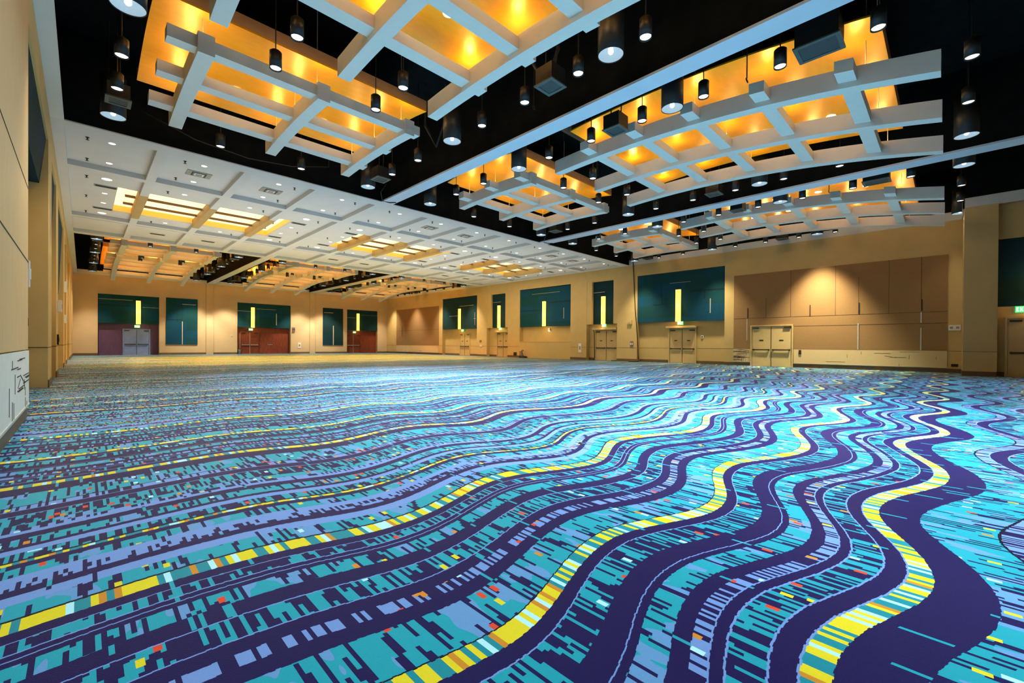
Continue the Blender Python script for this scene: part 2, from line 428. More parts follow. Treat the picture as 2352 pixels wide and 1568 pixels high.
# big blue-lit beams carrying the partition tracks
for k, (a, b) in enumerate(BEAM):
    for q, (ya, yb) in enumerate([(YN, Y1), (Y2, YB)]):
        t = MB(); t.box(a, b, ya, yb, ZC, ZC+0.06)
        o = struct(t.build('trim_%d' % (8+2*k+q), M['beam']))
        d = MB(); d.box(a+0.02, b-0.02, ya, yb, ZC+0.06, ZD)
        d.build('track_housing', M['black'], parent=o, origin=ORG[o.name])

# ------------------------------------------------------------------ coffered white strip
ribX = []
for c in CX: ribX += [(c-2.62, c-2.34), (c-0.17, c+0.12), (c+2.30, c+2.58)]
lines = [(XL-0.3, XL+0.26)]
c0 = CX[0]
for k, c in enumerate(CX):
    lines += [(c-2.62, c-2.34), (c-0.17, c+0.12), (c+2.30, c+2.58)]
    if k < 2: lines.append((c+4.88, c+5.40))
lines.append((XR-0.25, XR+0.3))
YROW = [(17.93,21.47),(21.86,29.78),(30.34,34.20)]
cells = [(lines[i][1], lines[i+1][0]) for i in range(len(lines)-1)]
st = MB(); ZP = 7.53
COVEY = (23.95, 28.5)
for a, b in lines:
    incove = any(c-3.3 < a and b < c+3.4 for c in CX)
    for (ya, yb) in (((Y1+0.06, COVEY[0]-0.05), (COVEY[1]+0.05, Y2-0.06)) if incove else ((Y1+0.06, Y2-0.06),)): st.box(a, b, ya, yb, ZC+0.001, ZP+0.02)
for a, b in [(Y1,17.93),(21.47,21.86),(29.78,30.13),(30.19,30.34),(34.20,Y2)]: st.box(XL-0.3, XR+0.3, a, b, ZC, ZC+0.03 if a in (Y1,34.20) else ZP+0.02)
st.box(XL-0.3, XR+0.3, 17.90, 17.93, ZC+0.03, ZP+0.02); st.box(XL-0.3, XR+0.3, 34.20, 34.23, ZC+0.03, ZP+0.02)
st.box(XL-0.3, XR+0.3, 30.13, 30.19, ZC+0.04, ZP+0.02)
cove_of = {}
for k, c in enumerate(CX): cove_of[k] = (c-3.3, c+3.38)
for (a, b) in cells:
    for r, (ya, yb) in enumerate(YROW):
        holes = []
        if r == 1:
            for k in range(3):
                h0, h1 = cove_of[k]; u0, u1 = max(a, h0), min(b, h1)
                if u1 > u0+0.01: holes.append((u0, u1))
        if not holes: st.box(a, b, ya, yb, ZP, ZP+0.06)
        else:
            u0, u1 = holes[0]
            st.box(a, b, ya, COVEY[0], ZP, ZP+0.06); st.box(a, b, COVEY[1], yb, ZP, ZP+0.06)
            if u0 > a+0.01: st.box(a, u0, COVEY[0], COVEY[1], ZP, ZP+0.06)
            if u1 < b-0.01: st.box(u1, b, COVEY[0], COVEY[1], ZP, ZP+0.06)
struct(st.build('ceiling', M['strip']))
tk = MB(); tk.box(XL+0.02, XR, 30.135, 30.185, ZC+0.02, ZC+0.041); struct(tk.build('trim_12', M['ventdark']))
for k, c in enumerate(CX):
    h0, h1 = cove_of[k]
    root = empty('ceiling_cove', ((h0+h1)/2, sum(COVEY)/2, ZP+0.06))
    tag(root, 'glowing gold-lit rectangular light cove in the white coffered ceiling, %s bay' % BAYN[k], 'ceiling light', 'light coves in the white ceiling')
    ZT = 7.86
    p = MB(); p.box(h0-0.05, h1+0.05, COVEY[0]-0.05, COVEY[1]+0.05, ZT, ZT+0.05); p.build('light_panel', M['covepanel'], root)
    s = MB(); s.box(h0-0.05, h0, COVEY[0]-0.05, COVEY[1]+0.05, ZP+0.06, ZT); s.box(h1, h1+0.05, COVEY[0]-0.05, COVEY[1]+0.05, ZP+0.06, ZT)
    s.box(h0, h1, COVEY[0]-0.05, COVEY[0], ZP+0.06, ZT); s.box(h0, h1, COVEY[1], COVEY[1]+0.05, ZP+0.06, ZT)
    s.build('side_frame', M['coveside'], root)
    for dx in (-2.48, -0.025, 2.44):
        s = MB(); s.box(c+dx-0.15, c+dx+0.15, COVEY[0]-0.05, COVEY[1]+0.05, ZC, 7.74); s.build('rib', M['coverib'], root)
    for yy in (24.15, 25.5, 26.9):
        for (a, b) in [(c-3.0,c-2.65),(c-2.31,c-0.2),(c+0.15,c+2.27),(c+2.62,c+2.95)]:
            s = MB(); s.box(a, b, yy, yy+0.09, 7.60, 7.70); s.build('crossbar', M['batten'], root)

# ------------------------------------------------------------------ ceiling clouds: gold panels and white lattices
def interp(prof, y):
    if y <= prof[0][0]: return prof[0][1]
    for (a, za), (b, zb) in zip(prof, prof[1:]):
        if y <= b:
            t = (y-a)/(b-a); return za+(zb-za)*t
    return prof[-1][1]
def smooth_prof(prof, n):
    ys = [prof[0][0]+(prof[-1][0]-prof[0][0])*i/n for i in range(n+1)]
    P = prof; out = []
    for y in ys:                     # Lagrange through the points, low order so it stays an arc
        z = 0
        for i in range(len(P)):
            l = 1
            for j in range(len(P)):
                if i != j: l *= (y-P[j][0])/(P[i][0]-P[j][0])
            z += P[i][1]*l
        out.append((y, z))
    return out
RIB_LONG = smooth_prof([(0.15,6.65),(3.3,7.17),(6.7,7.40),(9.95,7.34)], 24)
RIB_SHORT = smooth_prof([(11.1,7.30),(13.3,7.37),(15.5,7.30)], 12)
PAN_LONG = smooth_prof([(1.03,7.86),(4.0,8.20),(6.5,8.28),(8.75,8.18)], 22)
PAN_SHORT = smooth_prof([(11.25,8.28),(13.4,8.44),(15.45,8.26)], 14)
def sweep(mb, prof, x0, x1, h, far):
    f = (lambda y: MIR-y) if far else (lambda y: y)
    n = len(prof); i = len(mb.v)
    for y, z in prof:
        yy = f(y); mb.v += [(x0,yy,z),(x1,yy,z),(x1,yy,z+h),(x0,yy,z+h)]
    for k in range(n-1):
        a = i+4*k; b = a+4
        for q in range(4):
            r = (q+1) % 4
            fc = (a+q, a+r, b+r, b+q)
            mb.f.append(fc if far else tuple(reversed(fc)))
    e = (i, i+1, i+2, i+3); mb.f.append(tuple(reversed(e)) if far else e)
    a = i+4*(n-1); e = (a, a+1, a+2, a+3); mb.f.append(e if far else tuple(reversed(e)))
    return mb
UPL = []      # uplight positions
PLAMP = []
for zone, far in (('front', False), ('far', True)):
    fy = (lambda y: MIR-y) if far else (lambda y: y)
    for k, c in enumerate(CX):
        for long_ in (True, False):
            rp, pp = (RIB_LONG, PAN_LONG) if long_ else (RIB_SHORT, PAN_SHORT)
            ymid = fy((rp[0][0]+rp[-1][0])/2)
            sz = 'long' if long_ else 'short'
            root = empty('ceiling_lattice', (c, ymid, 7.0))
            tag(root, '%s white curved-rib lattice hung below the gold panel, %s bay of the %s ceiling' % (sz, BAYN[k], zone), 'ceiling lattice', 'white ceiling lattices')
            for dx in (-2.45, 0, 2.45):
                sweep(MB(), rp, c+dx-0.15, c+dx+0.15, 0.43, far).build('rib', M['rib'], root)
            cys = (1.62,3.3,5.0,6.68,8.32) if long_ else (11.36,13.05,14.72)
            for yc in cys:
                zb = interp(rp, yc)+0.12
                m_ = MB(); dz = (interp(rp, yc+0.2)-interp(rp, yc-0.2))/0.4*0.165
                y0, y1 = fy(yc-0.165), fy(yc+0.165); za, zb2 = zb-dz, zb+dz
                if far: y0, y1, za, zb2 = y1, y0, zb2, za
                for (xa, xb) in ((c-3.1,c-2.6),(c-2.3,c-0.15),(c+0.15,c+2.3),(c+2.6,c+2.85)):
                    m_.hexa([(xa,y0,za),(xb,y0,za),(xb,y1,zb2),(xa,y1,zb2),(xa,y0,za+.26),(xb,y0,za+.26),(xb,y1,zb2+.26),(xa,y1,zb2+.26)])
                m_.build('crossbar', M['rib'], root)
            for dx in (-2.45, 0, 2.45):
                for q in (0.12, 0.5, 0.88):
                    w_ = MB()
                    yy = rp[0][0]+(rp[-1][0]-rp[0][0])*q
                    w_.tube([(c+dx+0.02, fy(yy), interp(rp, yy)+0.42), (c+dx+0.02, fy(yy), ZD)], 0.008, 4)
                    w_.build('hanger_wire', M['wire'], root)
            # gold panel
            x0, x1 = c-3.28, c+3.12
            pr = empty('ceiling_panel', (c, fy((pp[0][0]+pp[-1][0])/2), 8.2))
            tag(pr, '%s glossy gold curved ceiling panel above its white lattice, %s bay of the %s ceiling' % (sz, BAYN[k], zone), 'ceiling panel', 'gold ceiling panels')
            sweep(MB(), pp, x0, x1, 0.04, far).build('panel_face', M['gold'], pr, smooth=False)
            e_ = MB()
            yn, zn = pp[0]; yf, zf = pp[-1]
            ya, yb = sorted((fy(yn), fy(yn+0.04))); e_.box(x0, x1, ya, yb, zn+0.04, zn+0.32)
            ya, yb = sorted((fy(yf), fy(yf-0.04))); e_.box(x0, x1, ya, yb, zf+0.04, zf+0.32)
            e_.build('upstand', M['goldedge'], pr)
            for sgn in (x0+0.3, x1-0.3):
                for yy in (pp[2][0], pp[-3][0]):
                    d_ = MB(); d_.tube([(sgn, fy(yy), interp(pp, yy)+0.04), (sgn, fy(yy), ZD)], 0.008, 4)
                    d_.build('hanger_wire', M['blackmetal'], pr)
            lys = (2.5, 4.2, 5.9, 7.55) if long_ else (12.6, 14.32)
            for yy in lys:
                for dx in (-1.22, 1.22):
                    z = interp(pp, yy)
                    l_ = MB(); l_.disc(0.10, z-0.012, 18, c+dx, fy(yy)); l_.lathe([(0.10,z-0.012),(0.125,z-0.012),(0.13,z+0.01)], 18, c+dx, fy(yy))
                    l_.build('lamp', M['lensP'], pr)
            for yy in cys:
                for dx in (-2.45, 0, 2.45):
                    UPL.append((c+dx, fy(yy), interp(rp, yy)+0.43+0.10))

# ------------------------------------------------------------------ pendants
def make_small():
    root = empty('pendant_light', (0,0,0))
    h = MB(); h.lathe([(0.105,0.03),(0.125,0.0),(0.125,0.37),(0.09,0.40),(0.012,0.405)], 20)
    h.build('housing', M['blackmetal'], root, (0,0,0), True)
    l = MB(); l.disc(0.106, 0.028, 20); l.build('lens', M['lensW'], root, (0,0,0))
    cd = MB(); cd.tube([(0,0,0.40),(0,0,ZD-7.33)], 0.012, 6); cd.build('cord', M['blackmetal'], root, (0,0,0))
    return root
def make_big():
    root = empty('large_pendant_light', (0,0,0))
    h = MB(); h.lathe([(0.255,0.10),(0.262,0.0),(0.272,0.0),(0.272,1.08),(0.20,1.12),(0.02,1.12)], 32)
    h.build('housing', M['blackmetal'], root, (0,0,0), True)
    rf = MB(); rf.lathe([(0.258,0.012),(0.19,0.14)], 32); rf.disc(0.19, 0.14, 32)
    r_ = rf.build('reflector', M['lensC'], root, (0,0,0))
    lm = MB(); lm.lathe([(0.05,0.14),(0.055,0.06),(0.03,0.03),(0.001,0.025)], 14); lm.build('bulb', M['lensW'], r_, (0,0,0), True)
    cd = MB(); cd.tube([(0.10,0,1.1),(0.10,0,ZD-7.36)], 0.02, 6); cd.tube([(-0.10,0,1.1),(-0.10,0,ZD-7.36)], 0.02, 6); cd.build('stem', M['blackmetal'], root, (0,0,0))
    return root
PROTO = {}
BIG = []; SMALL = []
rowname = [('beside the left wall','left of the first beam'),('right of the first beam','left of the second beam'),('right of the second beam','beside the right wall')]
def put(kind, loc, label):
    if kind not in PROTO:
        o = make_small() if kind == 's' else make_big(); o.location = loc; PROTO[kind] = o
    else: o = copy_tree(PROTO[kind], loc)
    if kind == 's': tag(o, label, 'pendant light', 'small black pendant lights'); SMALL.append(loc)
    else: tag(o, label, 'pendant light', 'large black cylinder pendants'); BIG.append(loc)
ys_s = [1.0, 2.65, 4.3, 5.95, 7.62, 9.28, 12.55, 14.25]
ys_b = [-0.32, 5.1, 10.66, 16.12]
for zone, far in (('front', False), ('far', True)):
    fy = (lambda y: MIR-y) if far else (lambda y: y)
    for k, c in enumerate(CX):
        for s in (0, 1):
            x = c-3.72 if s == 0 else c+3.65
            ys = sorted(fy(y) for y in ys_s if not (s == 1 and y < 2))
            if s == 0 and k == 0 and not far: ys = [y for y in ys if y > 9]
            for n, y in enumerate(ys):
                put('s', (x, y, 7.33), 'small black pendant light %s from camera in the %s row %s' % (ORD[n], zone, rowname[k][s]))
            yb = sorted(fy(y) for y in ys_b)
            if s == 0 and k == 0 and not far: yb = [y for y in yb if y > 9]
            for n, y in enumerate(yb):
                put('b', (x, y, 7.36), 'large black cylinder pendant %s from camera in the %s row %s' % (ORD[n], zone, rowname[k][s]))
        for s, dx in enumerate((-1.25, 1.15)):
            yy = sorted(fy(y) for y in ((-0.3, 9.27, 10.64, 16.1)))
            for n, y in enumerate(yy):
                put('s', (c+dx, y, 7.33), 'small black pendant %s from camera among the %s-hand lattice gaps, %s bay, %s ceiling' % (ORD[n], ('left','right')[s], BAYN[k], zone))

# ------------------------------------------------------------------ hung AV boxes, hooks, brackets, ducts
def speaker_box(loc, label, sx=0.5, sy=0.5, sz=0.42):
    x, y, z = loc
    r = empty('hanging_loudspeaker', loc); tag(r, label, 'loudspeaker', 'hung loudspeaker boxes')
    b = MB(); b.box(x-sx/2, x+sx/2, y-sy/2, y+sy/2, z+0.03, z+sz); b.build('cabinet', M['blackbox'], r)
    f = MB(); f.box(x-sx/2-.03, x+sx/2+.03, y-sy/2-.03, y-sy/2+.05, z, z+0.03); f.box(x-sx/2-.03, x+sx/2+.03, y+sy/2-.05, y+sy/2+.03, z, z+0.03)
    f.box(x-sx/2-.03, x-sx/2+.05, y-sy/2+.05, y+sy/2-.05, z, z+0.03); f.box(x+sx/2-.05, x+sx/2+.03, y-sy/2+.05, y+sy/2-.05, z, z+0.03); f.build('rim', M['rimdark'], r)
    g = MB(); g.box(x-sx/2+.05, x+sx/2-.05, y-sy/2+.05, y+sy/2-.05, z+0.012, z+0.03); g.build('grille', M['grille'], r)
    for dy in (-sy/3, sy/3):
        c_ = MB(); c_.tube([(x, y+dy, z+sz), (x+0.03, y+dy, z+sz+.25), (x, y+dy, ZD)], 0.016, 6); c_.build('cord', M['cable'], r)
for zone, far in (('front', False), ('far', True)):
    fy = (lambda y: MIR-y) if far else (lambda y: y)
    for k, c in enumerate(CX):
        speaker_box((c+3.62, fy(6.75), 7.36), 'black loudspeaker box midway along the %s row %s' % (zone, rowname[k][1]))
        speaker_box((c+3.62, fy(15.05), 7.36), 'black box by the white ceiling end of %s row %s' % (zone, rowname[k][1]))
        if k > 0:
            speaker_box((c-3.72, fy(6.78), 7.36), 'black loudspeaker box midway along the %s row %s' % (zone, rowname[k][0]))
            speaker_box((c-3.7, fy(1.95), 7.40), 'larger black box at the wall end of %s row %s' % (zone, rowname[k][0]), 0.62, 0.75, 0.5)
        else:
            speaker_box((c-3.66, fy(15.2), 7.42), 'black loudspeaker box hung by the left wall in the %s row' % zone, 0.45, 0.45, 0.4)
for k, (x, y, z) in enumerate([(10.95,3.35,7.35),(21.1,3.4,7.35),(8.6,7.9,7.55),(18.9,7.9,7.6)]):
    h = MB(); h.tube([(x,y,ZD+.02),(x,y,z+0.08)], 0.014, 6)
    h.tube([(x+0.05*math.cos(t*math.pi/6), y+0.05*math.sin(t*math.pi/6)*0.3, z+0.03+0.05*math.sin(t*math.pi/6)) for t in range(13)], 0.012, 6, caps=False)
    tag(h.build('rigging_hook', M['blackmetal']), ['thin black rigging rod with a ring, right of the first beam','thin black rigging rod with a ring, right of the second beam','thin rigging rod with a ring just left of the first beam','thin rigging rod with a ring just left of the second beam'][k], 'hook', 'rigging rods with rings')
for k, (x, y) in enumerate([(8.15,7.2),(8.2,12.0)]):
    h = MB(); h.tube([(x-0.1,y+0.35,8.5),(x+0.1,y,7.75),(x+0.25,y-0.3,8.6)], 0.05, 4); h.tube([(x+0.25,y-0.3,8.6),(x+0.25,y-0.3,ZD)], 0.03, 6); h.tube([(x-0.1,y+0.35,8.5),(x-0.1,y+0.35,ZD)], 0.03, 6)
    tag(h.build('rigging_bracket', M['duct']), 'dark V-shaped bracket hung %s left of the first beam' % ('nearer the camera', 'farther from camera')[k], 'bracket', 'V brackets by the first beam')
for zone, far in (('front', False), ('far', True)):
    fy = (lambda y: MIR-y) if far else (lambda y: y)
    for k, c in enumerate(CX):
        r = empty('air_duct', (c, fy(9.9), 9.02))
        d = MB(); d.tube([(c-4.4, fy(9.9), 9.35),(c+4.4, fy(9.9), 9.35)], 0.33, 20); d.build('duct_tube', M['duct'], r)
        for dx in (-3.9, 0, 3.9):
            d = MB(); d.tube([(c+dx, fy(9.9), 9.66),(c+dx, fy(9.9), ZD)], 0.02, 6); d.build('hanger_rod', M['duct'], r)
        tag(r, 'dark round air duct in the black plenum, %s bay of the %s ceiling' % (BAYN[k], zone), 'duct', 'dark air ducts')

# ------------------------------------------------------------------ downlights, vents, sprinklers in the white strip
def make_down(r):
    root = empty('downlight', (0,0,0))
    t_ = MB(); t_.lathe([(r,-0.001),(r*1.22,-0.012),(r*1.25,0.0)], 24); t_.build('trim_ring', M['plate'], root, (0,0,0), True)
    l = MB(); l.disc(r, -0.004, 24); l.build('lens', M['lensD'], root, (0,0,0))
    return root
DP = {}
CELLX = []
for c in CX: CELLX += [c-3.65, c-1.22, c+1.23, c+3.78]
def down(r, x, y, label):
    if r not in DP: DP[r] = o = make_down(r); o.location = (x, y, ZP)
    else: o = copy_tree(DP[r], (x, y, ZP))
    tag(o, label, 'downlight', 'round downlights in the white ceiling')
VP = []
def vent(x, y, square, label):
    r = empty('air_vent', (x, y, ZP)); tag(r, label, 'air vent', 'air vents in the white ceiling')
    f = MB()
    if square:
        f.box(x-.38, x+.38, y-.30, y+.30, ZP-0.02, ZP); f.build('plate', M['vent'], r)
        for j, s in enumerate((0.22, 0.14)):
            q = MB(); zz = ZP-0.03-0.012*j
            q.box(x-s, x+s, y-s, y-s+.04, zz, ZP-0.02); q.box(x-s, x+s, y+s-.04, y+s, zz, ZP-0.02); q.box(x-s, x-s+.04, y-s+.04, y+s-.04, zz, ZP-0.02); q.box(x+s-.04, x+s, y-s+.04, y+s-.04, zz, ZP-0.02)
            q.build('louvre', M['ventdark'] if j == 0 else M['plate'], r)
    else:
        f.box(x-.35, x+.35, y-.14, y+.14, ZP-0.02, ZP); f.build('plate', M['vent'], r)
        for j in range(4):
            q = MB(); q.box(x-.31, x+.31, y-.11+.06*j, y-.08+.06*j, ZP-0.028, ZP-0.02); q.build('slat', M['ventdark'], r)
spr = None
def sprinkler(x, y, label):
    global spr
    if spr is None:
        s = MB(); s.lathe([(0.05,0.0),(0.045,-0.012),(0.018,-0.02),(0.016,-0.07),(0.045,-0.075),(0.045,-0.082),(0.001,-0.083)], 12)
        spr = o = s.build('sprinkler_head', M['blackmetal'], origin=(0,0,0)); o.location = (x, y, ZP)
    else:
        o = spr.copy(); COL.objects.link(o); o.location = (x, y, ZP)
    tag(o, label, 'sprinkler', 'ceiling sprinkler heads')
for i, x in enumerate(CELLX):
    nm = ORD[i]
    down(0.085, x, 18.83, 'small round downlight, front coffer row, %s coffer from left wall, nearer one' % nm)
    down(0.085, x, 20.97, 'small round downlight, front coffer row, %s coffer from left wall, farther one' % nm)
    if i % 4 in (0, 3):
        down(0.15, x, 23.1, 'large round downlight, middle coffer row, %s coffer from left wall, nearest one' % nm)
        down(0.15, x, 29.28, 'large round downlight, middle coffer row, %s coffer from left wall, farthest one' % nm)
        down(0.085, x, 25.35, 'small round downlight, middle coffer row, %s coffer from left wall, nearer one' % nm)
        down(0.085, x, 27.1, 'small round downlight, middle coffer row, %s coffer from left wall, farther one' % nm)
        vent(x, 24.2, False, 'narrow grey air vent, middle coffer row, %s coffer from left wall, nearer one' % nm)
        vent(x, 28.24, False, 'narrow grey air vent, middle coffer row, %s coffer from left wall, farther one' % nm)
    else:
        down(0.085, x, 23.07, 'small round downlight before the cove, middle coffer row, %s coffer from left wall' % nm)
        down(0.085, x, 29.27, 'small round downlight beyond the cove, middle coffer row, %s coffer from left wall' % nm)
    sx = x-0.56 if i % 4 < 2 else x+0.58
    for q, y in enumerate((18.8, 20.95, 23.1) + ((26.17, 29.27) if i % 4 in (0, 3) else (29.4,))):
        sprinkler(sx, y, 'dark sprinkler head, %s from camera, in the %s coffer column from left wall' % (ORD[q], nm))
    if i % 4 in (1, 2):
        vent(x, 19.87, True, 'square air diffuser, front coffer row, %s coffer from left wall' % nm)
        vent(x, 32.6, False, 'narrow grey air vent, far coffer row, %s coffer from left wall' % nm)

# ------------------------------------------------------------------ wall furnishings (right + back + left)
# map (u along wall, d out of wall into room, z) to world
class Frame:
    def __init__(s, kind): s.k = kind
    def box(s, mb, u0, u1, d0, d1, z0, z1):
        if s.k == 'R': return mb.box(XR-d1, XR-d0, u0, u1, z0, z1)
        if s.k == 'L': return mb.box(XL+d0, XL+d1, u0, u1, z0, z1)
        if s.k == 'B': return mb.box(u0, u1, YB-d1, YB-d0, z0, z1)
        if s.k == 'N': return mb.box(27.75-d1, 27.75-d0, u0, u1, z0, z1)
    def pt(s, u, d, z):
        return {'R':(XR-d,u,z),'L':(XL+d,u,z),'B':(u,YB-d,z),'N':(27.75-d,u,z)}[s.k]
FR, FB, FL_, FN = Frame('R'), Frame('B'), Frame('L'), Frame('N')

def teal_panel(F, u0, u1, z0, z1, d, label, strips=(), seams=(), darker=False, th=0.2):
    r = empty('acoustic_panel', F.pt((u0+u1)/2, d, z0)); tag(r, label, 'acoustic panel', 'teal acoustic wall panels')
    m_ = MB(); F.box(m_, u0, u1, d-th, d, z0, z1); m_.build('panel_board', M['teal2'] if darker else M['teal'], r)
    for (a, b, c_, e) in seams:
        q = MB(); F.box(q, u0+(u1-u0)*a, u0+(u1-u0)*b, d, d+0.012, z0+(z1-z0)*c_, z0+(z1-z0)*e); q.build('seam', M['seam'], r)
    for (a, b, c_, e) in strips:
        q = MB(); F.box(q, u0+(u1-u0)*a, u0+(u1-u0)*b, d, d+0.02, z0+(z1-z0)*c_, z0+(z1-z0)*e); q.build('inlay_strip', M['inlay'], r)
    return r
SCON = []
def sconce(F, u, d, label, w=0.34, z0=2.94, z1=5.18):
    r = empty('wall_sconce', F.pt(u, d, z0)); tag(r, label, 'wall light', 'tall glowing wall sconces')
    m_ = MB(); F.box(m_, u-w/2, u+w/2, d+0.03, d+0.16, z0, z1); m_.build('diffuser', M['sconce'], r)
    m_ = MB(); F.box(m_, u-w/2+.02, u+w/2-.02, d, d+0.03, z0+.02, z1-.02); m_.build('back_plate', M['darkmetal'], r)
    m_ = MB(); F.box(m_, u-w/2-.015, u+w/2+.015, d+.02, d+0.17, z1, z1+0.04); m_.build('cap', M['darkmetal'], r)
    SCON.append(F.pt(u, d+0.4, (z0+z1)/2)); SCON.append(F.pt(u, d+0.3, z0-0.15))
FONT = {'E':["111","100","110","100","111"],'X':["101","101","010","101","101"],'I':["111","010","010","010","111"],'T':["111","010","010","010","010"]}
def exit_sign(F, u, d, z, label, flip, s=1.0):
    r = empty('exit_sign', F.pt(u, d, z)); tag(r, label, 'exit sign', 'green exit signs')
    w, h = 0.40*s, 0.24*s
    m_ = MB(); F.box(m_, u-w/2, u+w/2, d, d+0.05, z, z+h); m_.build('housing', M['exitlit'], r)
    q = MB(); px = w/17.5; pz = h/8.0
    for li, chn in enumerate('EXIT'):
        for row, line in enumerate(FONT[chn]):
            for cc, b in enumerate(line):
                if b == '1':
                    cx = 1.2+li*4+cc
                    a0, a1 = u-w/2+cx*px, u-w/2+(cx+1)*px
                    if flip: a0, a1 = 2*u-a1, 2*u-a0
                    zt = z+h-(1.5+row)*pz
                    F.box(q, a0, a1, d+0.05, d+0.058, zt-pz, zt)
    q.build('lettering', M['exitletter'], r)
DN = [0]
def door(F, u0, u1, d, mat, frame, zt=2.42, leaves=2, header=None, lites=True, barmat=None, thr=False):
    DN[0] += 1
    f = MB(); t = 0.07
    F.box(f, u0-t, u0, d, d+0.09, 0, zt+t); F.box(f, u1, u1+t, d, d+0.09, 0, zt+t); F.box(f, u0, u1, d, d+0.09, zt, zt+t)
    o = struct(f.build('door_%d' % DN[0], frame, origin=F.pt((u0+u1)/2, d, 0)))
    og = ORG[o.name]
    n = leaves; w = (u1-u0)/n
    for i in range(n):
        a, b = u0+w*i+0.006, u0+w*(i+1)-0.006
        lf = MB(); F.box(lf, a, b, d, d+0.045, 0.01, zt-0.006); l = lf.build('door_leaf', mat, o, og); ORG[l.name] = og
        pb = MB(); F.box(pb, a+0.06, b-0.06, d+0.085, d+0.13, 0.98, 1.05)
        for e in (a+0.08, b-0.14): F.box(pb, e, e+0.06, d+0.045, d+0.09, 0.97, 1.06)
        pb.build('panic_bar', barmat or M['darkmetal'], l, og)
        cl = MB(); s0 = a+0.05 if i == 0 else b-0.40
        F.box(cl, s0, s0+0.35, d+0.045, d+0.10, zt-0.14, zt-0.07); cl.build('door_closer', M['darkmetal'], l, og)
        if lites:
            q = MB(); m0 = (a+b)/2-0.11; F.box(q, m0, m0+0.22, d+0.045, d+0.053, 1.56, 1.63); q.build('sign_plate', M['darkmetal'], l, og)
    if n == 2:
        mu = MB(); um = (u0+u1)/2; F.box(mu, um-0.012, um+0.012, d+0.045, d+0.06, 0.01, zt-0.01); mu.build('astragal', M['inlay'] if barmat else M['darkmetal'], o, og)
    if thr:
        q = MB(); F.box(q, u0, u1, d+0.0, d+0.16, 0.0, 0.025); q.build('threshold', M['steel'], o, og)
    if header:
        h = MB(); F.box(h, u0-0.13, u1+0.13, d, d+header, zt+t, zt+t+0.14); h.build('header_ledge', M['door'], o, og)
    return o

# right wall ------------------------------------------------------
hs = ((0.0,0.45,0.80,0.815),(0.5,1.0,0.62,0.63),(0.0,0.3,0.36,0.37),(0.62,0.63,0.37,0.80))
# R5 (bay between the brown panel and the big column)
teal_panel(FR, 10.36, 16.59, 2.95, 6.45, -0.06, 'widest teal panel on the right wall, beside the brown fabric wall, above double doors', ((0.14,0.148,0.14,0.42),(0.36,0.60,0.78,0.785)), ((0.0,0.36,0.58,0.60),(0.55,0.80,0.36,0.37),(0.69,0.695,0.36,0.75),(0.20,0.21,0.42,0.58)))
teal_panel(FR, 18.70, 20.73, 2.95, 6.42, -0.22, 'narrow teal panel on the right wall above the nearer recessed double doors', ((0.45,0.98,0.745,0.752),), ((0.5,1.0,0.44,0.455),), True)
teal_panel(FR, 22.95, 29.0, 2.92, 6.42, -0.06, 'wide teal panel on the right wall above the shelf niche without a door', ((0.12,0.128,0.18,0.45),(0.2,0.75,0.86,0.865)), ((0.0,0.40,0.60,0.62),(0.5,1.0,0.42,0.435)))
teal_panel(FR, 31.05, 33.15, 2.95, 6.36, -0.22, 'narrow teal panel on the right wall above the farther recessed double doors', ((0.4,0.98,0.76,0.768),), ((0.5,1.0,0.44,0.455),), True)
teal_panel(FR, 35.42, 41.58, 2.95, 6.42, -0.06, 'wide dark teal panel on the right wall above a single door, nearest the far corner', ((0.04,0.09,0.3,0.31),(0.1,0.5,0.72,0.73),(0.55,0.8,0.42,0.43),(0.06,0.065,0.1,0.5)), ((0.0,0.6,0.6,0.61),), True)
# splayed jambs that frame the two narrow panels
for k, (ya, yb, a, b) in enumerate([(18.35,21.25,18.70,20.73),(30.67,33.80,31.05,33.15)]):
    t = MB(); FR.box(t, ya, a, -0.36, -0.02, 2.95, ZTOPR); FR.box(t, b, yb, -0.36, -0.02, 2.95, ZTOPR); FR.box(t, a, b, -0.36, -0.05, 6.42 if k == 0 else 6.36, ZTOPR)
    struct(t.build('trim_%d' % (13+k), M['wall']))
sconce(FR, 13.42, -0.05, 'glowing yellow sconce on the right wall, nearest the brown fabric wall')
sconce(FR, 19.70, -0.21, 'glowing yellow sconce on the narrow teal panel beside the big right column')
sconce(FR, 25.9, -0.05, 'glowing yellow sconce on the right wall above the doorless shelf niche')
sconce(FR, 32.08, -0.21, 'glowing yellow sconce on the farther narrow teal panel of the right wall')
sconce(FR, 38.35, -0.05, 'glowing yellow sconce on the right wall nearest the far corner')
door(FR, 12.36, 14.22, -0.41, M['door'], M['door'], header=0.42)
door(FR, 18.55, 20.56, -0.41, M['door'], M['door'], header=0.42)
door(FR, 30.85, 32.52, -0.41, M['door'], M['door'], header=0.40)
door(FR, 37.05, 38.70, -0.41, M['door'], M['door'], header=None)
exit_sign(FR, 13.28, -0.05, 2.70, 'green exit sign above the right wall double doors nearest the brown fabric wall', True)
exit_sign(FR, 19.55, -0.05, 2.70, 'green exit sign above the recessed double doors beside the big right column', True)
exit_sign(FR, 31.75, -0.05, 2.70, 'green exit sign above the farther recessed double doors of the right wall', True)
exit_sign(FR, 38.1, -0.25, 2.66, 'green exit sign above the single door of the right wall', True)
# niche shelf below R3
t = MB(); FR.box(t, 22.92, 29.03, -REC, -0.001, 0, 1.48); FR.box(t, 22.92, 29.03, -REC, 0.02, 1.48, 1.54); struct(t.build('trim_15', M['wall']))
